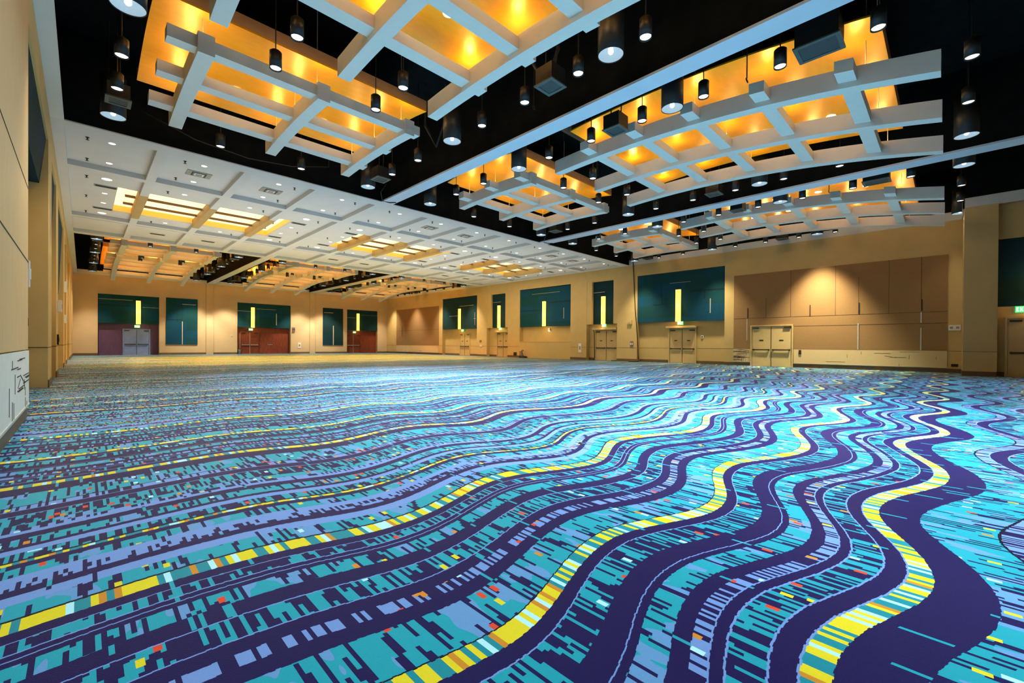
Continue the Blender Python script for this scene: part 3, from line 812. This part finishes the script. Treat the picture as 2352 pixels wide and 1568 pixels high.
# motion light below R3 sconce
r = empty('wall_lamp', FR.pt(25.6, -REC, 2.55)); tag(r, 'small white box lamp in the niche below the doorless teal panel', 'lamp')
t = MB(); FR.box(t, 25.5, 25.72, -REC, -REC+0.12, 2.5, 2.75); t.build('box', M['plate'], r)
t = MB(); FR.box(t, 25.53, 25.69, -REC+0.03, -REC+0.11, 2.48, 2.5); t.build('lens', M['lensD'], r)

# brown fabric wall with door, inlays and wainscot
def brown_wall(F, u0, u1, z0, z1, gap, label, slots, joints):
    r = empty('fabric_wall_panel', F.pt((u0+u1)/2, 0, z0)); tag(r, label, 'wall panel', 'brown fabric wall panels')
    m_ = MB()
    if gap:
        F.box(m_, u0, gap[0], 0, 0.035, z0, z1); F.box(m_, gap[1], u1, 0, 0.035, z0, z1); F.box(m_, gap[0], gap[1], 0, 0.035, gap[2], z1)
    else: F.box(m_, u0, u1, 0, 0.035, z0, z1)
    m_.build('fabric_board', M['brown'], r)
    j = MB()
    for (a, b, za, zb) in joints: F.box(j, a, b, 0.035, 0.039, za, zb)
    if joints: j.build('seam', M['slot'], r)
    for (u, za, zb, lit) in slots:
        q = MB(); F.box(q, u-0.025, u+0.025, 0.035, 0.055, za, zb); q.build('inlay_strip', M['inlay'] if lit else M['slot'], r)
def wainscot(F, u0, u1, label, seed, gap=None, z0=0.26, z1=1.06, mat='wains', nl=26, ur=None):
    rnd = random.Random(seed)
    r = empty('wainscot_panel', F.pt((u0+u1)/2, 0, z0)); tag(r, label, 'wainscot', 'line-patterned wainscot panels')
    m_ = MB()
    spans = [(u0, u1)] if not gap else [(u0, gap[0]), (gap[1], u1)]
    for a, b in spans: F.box(m_, a, b, 0, 0.045, z0, z1)
    m_.build('board', M[mat], r)
    j = MB()
    for i in range(nl):
        a, b = spans[-1] if i % 5 else spans[0]
        if ur: a, b = ur
        u = rnd.uniform(a, b-0.3); z = rnd.uniform(z0+0.06, z1-0.05)
        if rnd.random() < 0.65:
            L_ = min(rnd.uniform(0.25, 0.9), b-u); dz = rnd.choice((0,0,0,-.12,.1)) if L_ < 0.6 else 0
            dz = max(z0+0.03-z, min(dz, z1-0.03-z))
            P4 = [F.pt(u,.045,z),F.pt(u,.049,z),F.pt(u+L_,.049,z+dz),F.pt(u+L_,.045,z+dz)]
            j.hexa(P4+[(p[0],p[1],p[2]+.012) for p in P4])
        else:
            h = rnd.uniform(0.1, 0.3); F.box(j, u, u+0.012, 0.045, 0.049, max(z-h, z0), z)
    j.build('inlay_line', M['slot'], r)
    c_ = MB()
    for a, b in spans: F.box(c_, a, b, 0.045, 0.055, z0-0.03, z0)
    c_.build('bottom_rail', M['inlay'], r)
H = lambda z, a=0.04, b=9.75: (a, b, z-0.008, z+0.008)
V = lambda u, a, b: (u-0.007, u+0.007, a, b)
brown_wall(FR, 0.04, 9.75, 1.08, 5.74, (6.42, 8.78, 2.52), 'large brown fabric wall with dark slots around the double doors, right wall',
    [(8.92,3.0,3.62,False),(5.63,3.0,3.62,False),(3.42,3.02,3.62,False),(0.95,3.05,3.62,False),(8.95,1.6,2.95,True),(3.44,1.08,2.5,True),(0.97,1.08,2.2,True),(0.97,2.45,2.98,True)],
    [H(2.98),H(2.42,0.04,6.42),V(7.9,2.98,4.2),V(6.6,2.98,5.74),V(4.45,2.98,5.74),V(2.2,2.98,5.74),V(0.97,3.6,5.74),V(3.44,3.6,5.0)])
wainscot(FR, 0.04, 9.75, 'pale wainscot with dark line pattern below the large brown fabric wall', 3, (6.42, 8.78), nl=46)
door(FR, 6.52, 8.68, 0.0, M['door'], M['door'], zt=2.46)
brown_wall(FR, 42.3, 52.0, 1.07, 5.74, None, 'orange-brown fabric wall panel at the far end of the right wall', [(50.5,2.2,3.6,False)], [H(2.98,42.3,52.0)])
wainscot(FR, 42.3, 52.0, 'plain pale wainscot at the far end of the right wall', 5, nl=10)
brown_wall(FL_, YN+0.1, 10.2, 1.08, 6.9, None, 'tan panelled wall surface at the left edge of the view', [], [H(2.45,YN+0.1,10.2),H(3.6,YN+0.1,10.2)])
wainscot(FL_, YN+0.1, 10.2, 'white wainscot with dark grooves at the left edge of the view', 9, None, 0.24, 1.06, 'wains_l', 26, (7.6, 10.2))
for o in bpy.data.objects:
    if o.name.startswith('fabric_board') and o.parent and o.parent['label'].startswith('tan panelled'): o.data.materials[0] = M['wood_l']
# dim recess at the right edge of the view: teal panel, sconce, exit sign, door
teal_panel(FN, -5.6, -1.47, 2.99, 5.83, -0.04, 'dark teal panel at the right edge of the view beyond the column', (), (), True, th=0.16)
sconce(FN, -2.62, -0.03, 'glowing yellow sconce on the teal panel at the right edge of the view', z0=3.0, z1=5.2)
door(FN, -3.6, -1.75, 0.0, M['door'], M['door'], zt=2.46, thr=True, lites=False)
exit_sign(FN, -2.18, 0.0, 2.70, 'green exit sign above the door at the right edge of the view', True, 1.1)

# back wall -------------------------------------------------------
teal_panel(FB, 0.97, 5.30, 2.97, 5.63, -0.10, 'teal panel over the daylight-tinted doors, leftmost opening of the back wall', ((0.0,0.55,0.83,0.84),(0.72,1.0,0.60,0.61)), ((0.0,0.5,0.62,0.64),))
teal_panel(FB, 5.84, 8.40, 1.02, 5.67, 0.06, 'bright teal floor-height panel on the back wall, right of the daylight-tinted doors', ((0.5,0.94,0.87,0.88),(0.495,0.52,0.0,0.5)), ((0.0,0.5,0.53,0.545),(0.495,0.505,0.55,1.0)), th=0.06)
teal_panel(FB, 11.98, 17.38, 2.97, 5.63, -0.10, 'teal panel over the central red-brown doors of the back wall', ((0.34,0.72,0.78,0.79),(0.715,0.73,0.12,0.62),(0.0,0.25,0.66,0.67)), ((0.72,1.0,0.58,0.60),))
teal_panel(FB, 21.11, 23.64, 1.02, 5.65, 0.06, 'dark teal tall panel on the back wall, left of the rightmost doors', ((0.49,0.53,0.0,0.53),(0.05,0.5,0.87,0.88)), (), True, th=0.06)
teal_panel(FB, 24.21, 28.40, 2.97, 5.60, -0.10, 'dark teal panel over the rightmost red-brown doors of the back wall', ((0.0,0.28,0.62,0.63),(0.45,1.0,0.78,0.785)), (), True)
sconce(FB, 3.76, -0.09, 'glowing yellow sconce above the daylight-tinted doors on the back wall')
sconce(FB, 13.45, -0.09, 'glowing yellow sconce above the central doors on the back wall')
sconce(FB, 25.66, -0.09, 'glowing yellow sconce above the rightmost doors on the back wall')
def lower_panel(u0, u1, mat, label):
    m_ = MB(); FB.box(m_, u0, u1, -0.5, -0.44, 0, 2.96)
    for q in range(1, int((u1-u0)/1.2)+1): FB.box(m_, u0+q*1.2-0.01, u0+q*1.2+0.01, -0.44, -0.43, 0, 2.96)
    tag(m_.build('wood_wall_panel', mat), label, 'wall panel', 'timber linings of the back openings')
lower_panel(0.97, 2.62, M['wood_daytint'], 'timber wall panelling painted with plum daylight tint, left of the daylight-tinted doors')
lower_panel(4.72, 5.30, M['wood_daytint'], 'narrow timber panelling painted with plum daylight tint, right of the daylight-tinted doors')
lower_panel(14.24, 17.38, M['woodred'], 'red-brown timber wall panelling right of the central back doors')
lower_panel(11.98, 12.28, M['woodred'], 'red-brown narrow timber panelling left of the central back doors')
lower_panel(26.20, 28.40, M['woodred'], 'red-brown timber wall panelling right of the rightmost back doors')
for (a, b, mat) in ((2.62,4.72,M['wood_daytint']),(12.28,14.24,M['woodred']),(24.21,26.2,M['woodred'])):
    m_ = MB(); FB.box(m_, a, b, -0.5, -0.44, 2.5, 2.96)
    tag(m_.build('wood_wall_panel', mat), {2.62:'timber panel painted with plum daylight tint, over the daylight-tinted doors',12.28:'red-brown timber panel over the central back doors',24.21:'red-brown timber panel over the rightmost back doors'}[a], 'wall panel', 'timber linings of the back openings')
door(FB, 2.74, 4.60, -0.44, M['door_daytint'], M['door_daytint'], lites=False, thr=True)
door(FB, 12.40, 14.12, -0.44, M['doorred'], M['doorred'], lites=False, barmat=M['steel'], thr=True)
door(FB, 24.33, 26.08, -0.44, M['doorred'], M['doorred'], lites=False, barmat=M['steel'], thr=True)
exit_sign(FB, 3.68, -0.08, 2.60, 'green exit sign above the daylight-tinted doors on the back wall', False)
exit_sign(FB, 13.26, -0.08, 2.60, 'green exit sign above the central doors on the back wall', False)
exit_sign(FB, 25.2, -0.08, 2.60, 'green exit sign above the rightmost doors on the back wall', False)
# litter bin
r = empty('trash_can', (12.2, YB+0.2, 0)); tag(r, 'small cylindrical metal bin left of the central back doors', 'bin')
m_ = MB(); m_.lathe([(0.001,0.0),(0.14,0.0),(0.15,0.52)], 20, 12.2, YB+0.2); m_.build('body', M['steel'], r, smooth=True)
m_ = MB(); m_.lathe([(0.155,0.50),(0.155,0.57),(0.09,0.58),(0.085,0.5)], 20, 12.2, YB+0.2); m_.build('lid', M['darkmetal'], r, smooth=True)

def plate(F, u, d, z, w, h, mat, name, label, cat, th=0.03, buttons=0, bmat=None):
    d -= 0.004
    r = empty(name, F.pt(u, d, z)); tag(r, label, cat)
    m_ = MB(); F.box(m_, u-w/2, u+w/2, d, d+th, z, z+h); m_.build('cover', M[mat], r)
    for i in range(buttons):
        q = MB(); a = u-w/2+w*(i+0.25)/buttons; F.box(q, a, a+w*0.5/buttons, d+th, d+th+0.012, z+h*0.3, z+h*0.7); q.build('button', bmat or M['darkmetal'], r)
    return r
plate(FB, 18.38, 0, 0.66, 0.36, 0.64, 'plate', 'notice_board', 'white notice plate on the back wall right of the central doors', 'notice', buttons=1, bmat=M['vent'])
plate(FB, 17.7, 0, 2.6, 0.3, 0.5, 'greyplate', 'alarm_strobe', 'grey alarm box on the back wall right of the central teal panel', 'alarm', 0.1, 2)
plate(FB, 15.3, -0.44, 0.98, 0.55, 0.13, 'darkmetal', 'switch_plate', 'row of four white switches on the red-brown timber panelling', 'switch', 0.012, 4, M['plate'])
plate(FB, 11.4, 0, 1.95, 0.13, 0.16, 'plate', 'thermostat', 'small white thermostat on the back wall left of the central doors', 'thermostat', 0.04, 1)
plate(FR, -0.2, 0.0, 2.05, 0.42, 0.26, 'plate', 'control_box', 'white control box on the right wall beside the brown fabric wall and column', 'control box', 0.07, 2, M['vent'])
plate(FR, -0.22, 0.0, 0.30, 0.24, 0.13, 'slot', 'power_outlet', 'dark floor-level outlet on the right wall beside the column', 'outlet', 0.02, 1)
plate(FR, 21.9, 0.0, 0.62, 0.30, 0.75, 'plate', 'notice_board', 'white notice plate on the right wall between the teal niche and narrow doors', 'notice', 0.03, 1, M['vent'])
plate(FR, 17.05, 0.0, 1.15, 0.26, 0.40, 'greyplate', 'intercom_screen', 'grey control panel low on the big right column', 'control panel', 0.04, 2, M['plate'])
plate(FR, 17.2, 0.0, 2.85, 0.34, 0.34, 'door', 'wall_speaker', 'beige square box on the big right column beside the cable', 'box', 0.10, 1, M['wall'])
plate(FR, 11.9, -REC, 1.75, 0.16, 0.2, 'plate', 'smoke_alarm', 'small white alarm right of the double doors nearest the brown wall', 'alarm', 0.06, 1)
plate(FR, 6.1, 0.052, 0.78, 0.13, 0.24, 'slot', 'card_reader', 'small dark card reader on the pale wainscot right of double doors', 'card reader', 0.03, 1, M['darkmetal'])
plate(FR, 29.6, 0.0, 0.18, 0.4, 0.32, 'slot', 'floor_box', 'dark low box on the right wall left of the doorless niche', 'box', 0.05, 1)
plate(FR, 34.8, 0.0, 1.5, 0.3, 0.18, 'darkmetal', 'switch_plate', 'dark switch plate on the right wall left of single door, upper one', 'switch', 0.03, 2, M['plate'])
plate(FR, 34.7, 0.0, 1.0, 0.34, 0.18, 'plate', 'switch_plate', 'pale switch plate on the right wall beside single door, lower one', 'switch', 0.03, 2, M['vent'])
plate(FL_, 10.26, 0.0, 2.06, 0.12, 0.42, 'plate', 'thermostat', 'white bracketed control box on the near left pilaster edge', 'thermostat', 0.055, 1, M['plate'])
plate(FL_, 10.26, 0.0, 1.36, 0.14, 0.30, 'greyplate', 'intercom_screen', 'dark slim control panel below the white box on left pilaster', 'control panel', 0.03, 1)
plate(FL_, 22.2, 0.0, 2.25, 0.4, 0.42, 'plate', 'wall_speaker', 'white wall box high on the second left pilaster', 'box', 0.12, 1, M['vent'])
plate(FL_, 22.1, 0.0, 1.1, 0.3, 0.36, 'blackbox', 'intercom_screen', 'dark blue screen panel low on the second left pilaster', 'control panel', 0.05, 1)
plate(FL_, 30.0, 0.0, 3.6, 0.4, 0.5, 'plate', 'wall_speaker', 'white wall box on the third left pilaster, upper one', 'box', 0.10, 1, M['vent'])
plate(FL_, 30.0, 0.0, 2.1, 0.4, 0.4, 'plate', 'control_box', 'white wall box on the third left pilaster, lower one', 'box', 0.10, 1, M['vent'])
# left wall openings
def left_teal(y0, y1, label, zb=5.45, zt=6.95):
    r = empty('acoustic_panel', (XL-0.2, (y0+y1)/2, zb)); tag(r, label, 'acoustic panel', 'teal acoustic wall panels')
    m_ = MB(); m_.hexa([(XL-0.40,y0,zb),(XL-0.16,y0,zb),(XL-0.16,y1,zb),(XL-0.40,y1,zb),(XL-0.40,y0,zt),(XL-0.04,y0,zt),(XL-0.04,y1,zt),(XL-0.40,y1,zt)]); m_.build('panel_board', M['teal2'], r)
    for (a, b) in ((0.1, 0.9),):
        q = MB(); q.box(XL-0.10, XL-0.075, y0+(y1-y0)*a, y0+(y1-y0)*b, zb+(zt-zb)*0.72, zb+(zt-zb)*0.75); q.build('seam', M['seam'], r)
left_teal(10.36, 16.59, 'dark teal panel high in the nearest recess of the left wall', 5.3, 6.46)
left_teal(18.38, 21.2, 'narrow teal panel in the second recess of the left wall', 3.4, 6.46)
left_teal(22.95, 29.0, 'teal panel in the third recess of the left wall', 3.4, 6.46)
sconce(FL_, 12.2, -0.30, 'glowing yellow sconce in the nearest recess of the left wall')
sconce(FL_, 19.8, -0.30, 'glowing yellow sconce in the second recess of the left wall')
sconce(FL_, 26.0, -0.30, 'glowing yellow sconce in the third recess of the left wall')

# cables ----------------------------------------------------------
m_ = MB(); m_.tube([(XR-0.08,16.95,ZC+0.35),(XR-0.05,16.9,6.5),(XR-0.06,16.75,4.0),(XR-0.06,16.55,2.0),(XR-0.07,16.45,0.25),(XR-0.12,16.4,0.03),(XR-0.5,16.2,0.025),(XR-0.9,16.5,0.025),(XR-0.7,16.9,0.025)], 0.03, 8)
tag(m_.build('power_cable', M['cable'], smooth=True), 'long black cable hanging down the right wall from the ceiling to the floor', 'cable')
m_ = MB(); m_.box(XR-0.35, XR-0.06, 16.75, 17.2, ZC+0.38, ZC+0.62); tag(m_.build('junction_box', M['blackbox']), 'black junction box at the ceiling edge above the hanging cable', 'box')
for k, (y, s) in enumerate([(20.66, 1), (18.42, -1)]):
    m_ = MB(); X0 = XR+REC-0.12
    m_.tube([(X0-0.30,y,2.62),(X0,y+0.02*s,2.3),(X0,y,1.2),(X0,y-0.02*s,0.2),(X0-0.05,y+0.02*s,0.03),(X0-0.3,y-0.1*s,0.025),(X0-0.5,y-0.3*s,0.025)], 0.03, 8)
    tag(m_.build('power_cable', M['cable'], smooth=True), 'black cable running down the %s side of the nearer recessed double doors' % ('left', 'right')[k], 'cable')
for k, (x0, y0, pts) in enumerate([(9.3,16.9,[(9.0,16.6,7.9),(8.9,16.9,7.6),(9.15,17.2,7.36),(9.45,17.1,7.33),(9.62,16.9,7.34)]),(19.7,16.9,[(19.2,16.4,7.8),(19.3,16.8,7.5),(19.6,17.1,7.34),(19.9,17.0,7.33),(20.05,16.8,7.34)])]):
    m_ = MB(); m_.tube(pts, 0.025, 8); tag(m_.build('power_cable', M['cable'], smooth=True), 'black cable looped over the far end of the %s ceiling beam' % ORD[k], 'cable')
m_ = MB(); m_.tube([(1.2,16.7,8.0),(2.5,16.8,7.62),(4.0,16.85,7.5),(5.4,16.8,7.62),(6.6,16.6,7.9),(6.7,16.6,ZD)], 0.02, 8)
tag(m_.build('power_cable', M['cable'], smooth=True), 'black cable sagging along the dark ceiling edge, left bay', 'cable')
# small floor machine near the niche
r = empty('floor_machine', (29.35, 28.3, 0)); tag(r, 'small black carpet machine standing on the floor by the right wall niche', 'machine')
m_ = MB(); m_.hexa([(29.15,27.75,0.03),(29.6,27.75,0.03),(29.6,28.5,0.03),(29.15,28.5,0.03),(29.2,27.85,0.16),(29.55,27.85,0.16),(29.55,28.45,0.22),(29.2,28.45,0.22)]); m_.build('base', M['blackbox'], r)
m_ = MB(); m_.hexa([(29.25,28.2,0.2),(29.5,28.2,0.2),(29.5,28.48,0.2),(29.25,28.48,0.2),(29.28,28.3,0.62),(29.47,28.3,0.62),(29.47,28.55,0.62),(29.28,28.55,0.62)]); m_.build('motor', M['greyplate'], r)
m_ = MB(); m_.tube([(29.37,28.4,0.6),(29.37,28.2,0.72),(29.37,28.05,0.66)], 0.03, 8); m_.build('handle', M['cable'], r)
m_ = MB()
for yy in (27.85, 28.4): m_.tube([(29.13,yy,0.05),(29.62,yy,0.05)], 0.05, 12)
m_.build('wheel', M['cable'], r)

# ------------------------------------------------------------------ lights
def light(name, kind, loc, power, col, rot=None, **kw):
    d = bpy.data.lights.new(name, kind); d.energy = power; d.color = col
    for k, v in kw.items(): setattr(d, k, v)
    o = bpy.data.objects.new(name, d); COL.objects.link(o); o.location = loc
    if rot is not None: o.rotation_euler = rot
    return o
COOL = (0.62, 0.85, 1.0); WARM = (1.0, 0.74, 0.42); NEUT = (1.0, 0.92, 0.80)
for p in BIG:
    x, y, z = p
    far = y > 26
    wallrow = x > 28 or x < 1
    if far: col, pw = (1.0, 0.62, 0.26), 600
    elif wallrow: col, pw = (1.0, 0.88, 0.58), 1500
    else: col, pw = COOL, 2600
    if not far and 7 < x < 12: pw = 4000
    elif not far and not wallrow: pw = 1300
    if wallrow and not far: pw = 800
    if x > 28 and 4 < y < 6: pw = 7500
    if x > 28 and y < 1: pw = 250
    if x > 28 and y > 10 and not far: pw = 2200
    if far and (y > 50 or wallrow): pw = 2600; col = (1.0, 0.86, 0.62)
    light('spot_pendant', 'SPOT', (x, y, z-0.02), pw, col, spot_size=math.radians(84 if not wallrow else 76), spot_blend=0.45 if not wallrow else 0.9, shadow_soft_size=0.2)
for p in UPL:
    light('uplight', 'POINT', p, 19.0 if p[1] < 26 else 42.0, (1.0, 0.68, 0.28) if p[1] < 26 else (1.0, 0.46, 0.08), shadow_soft_size=0.07)
for p in SCON:
    light('sconce_glow', 'POINT', p, 14.0, (1.0, 0.62, 0.18), shadow_soft_size=0.15)
for c in CX:
    light('cove_glow', 'AREA', (c, 26.2, 7.30), 120, (1.0, 0.72, 0.34), shape='RECTANGLE', size=6.0, size_y=4.4)
# added fill lamps without fixtures: warm over the far half, cool over the near
light('fill_warm', 'AREA', (14.5, 37.5, 7.2), 14000, (1.0, 0.30, 0.02), shape='RECTANGLE', size=25, size_y=18, spread=math.radians(75))  # added orange fill that turns the far carpet gold
light('fill_mid', 'AREA', (14.5, 26.0, 7.25), 900, (1.0, 0.78, 0.50), shape='RECTANGLE', size=27, size_y=16)  # added warm fill below the white strip
light('fill_near', 'AREA', (4.4, 6.0, 6.4), 850, (0.58, 0.84, 1.0), shape='RECTANGLE', size=8.5, size_y=15, spread=math.radians(120))  # added cool fill for the foreground carpet
light('strip_up_fill', 'AREA', (14.5, 26.0, 0.3), 950, (0.97, 0.96, 0.92), rot=(math.pi, 0, 0), shape='RECTANGLE', size=28, size_y=15, spread=math.radians(110))  # unseen upward lamp added to brighten the white ceiling strip
light('rib_up_fill', 'AREA', (13, 7.0, 0.25), 420, (0.40, 0.76, 1.0), rot=(math.pi, 0, 0), shape='RECTANGLE', size=26, size_y=15, spread=math.radians(70))  # unseen blue upward lamp added to tint the rib undersides

w = bpy.data.worlds.new('world'); SC.world = w; w.use_nodes = True
w.node_tree.nodes['Background'].inputs[0].default_value = (0.9, 0.9, 1.0, 1); w.node_tree.nodes['Background'].inputs[1].default_value = 0.1

# ------------------------------------------------------------------ camera
F_PX, PITCH, ROLL, YAW, CY = 993.7239, -0.005281372760342762, 0.006949770121787999, 0.7811823596566062, 797.2772536144905
cy_, sy_ = math.cos(YAW), math.sin(YAW)
fw = Vector((sy_, cy_, 0)); rt = Vector((cy_, -sy_, 0)); upv = Vector((0,0,1))
fw, upv = fw*math.cos(PITCH)+upv*math.sin(PITCH), upv*math.cos(PITCH)-fw*math.sin(PITCH)
rt, upv = rt*math.cos(ROLL)+upv*math.sin(ROLL), upv*math.cos(ROLL)-rt*math.sin(ROLL)
cam = bpy.data.cameras.new('camera'); co = bpy.data.objects.new('camera', cam); COL.objects.link(co)
R = Matrix((rt, upv, -fw)).transposed().to_4x4(); R.translation = Vector((0,0,1.2)); co.matrix_world = R
cam.sensor_fit = 'HORIZONTAL'; cam.sensor_width = 36; cam.lens = F_PX*36/2352
cam.shift_y = (CY-784)/2352; cam.clip_start = 0.05; cam.clip_end = 200
SC.camera = co
SC.view_settings.view_transform = 'Standard'; SC.view_settings.look = 'None'
SC.view_settings.exposure = 0.0; SC.view_settings.gamma = 1.0
SC.cycles.use_denoising = True
SC.cycles.use_adaptive_sampling = True; SC.cycles.adaptive_threshold = 0.06; SC.cycles.adaptive_min_samples = 16
SC.cycles.max_bounces = 3; SC.cycles.diffuse_bounces = 3; SC.cycles.glossy_bounces = 2
SC.cycles.sample_clamp_indirect = 6.0
SC.cycles.caustics_reflective = False; SC.cycles.caustics_refractive = False
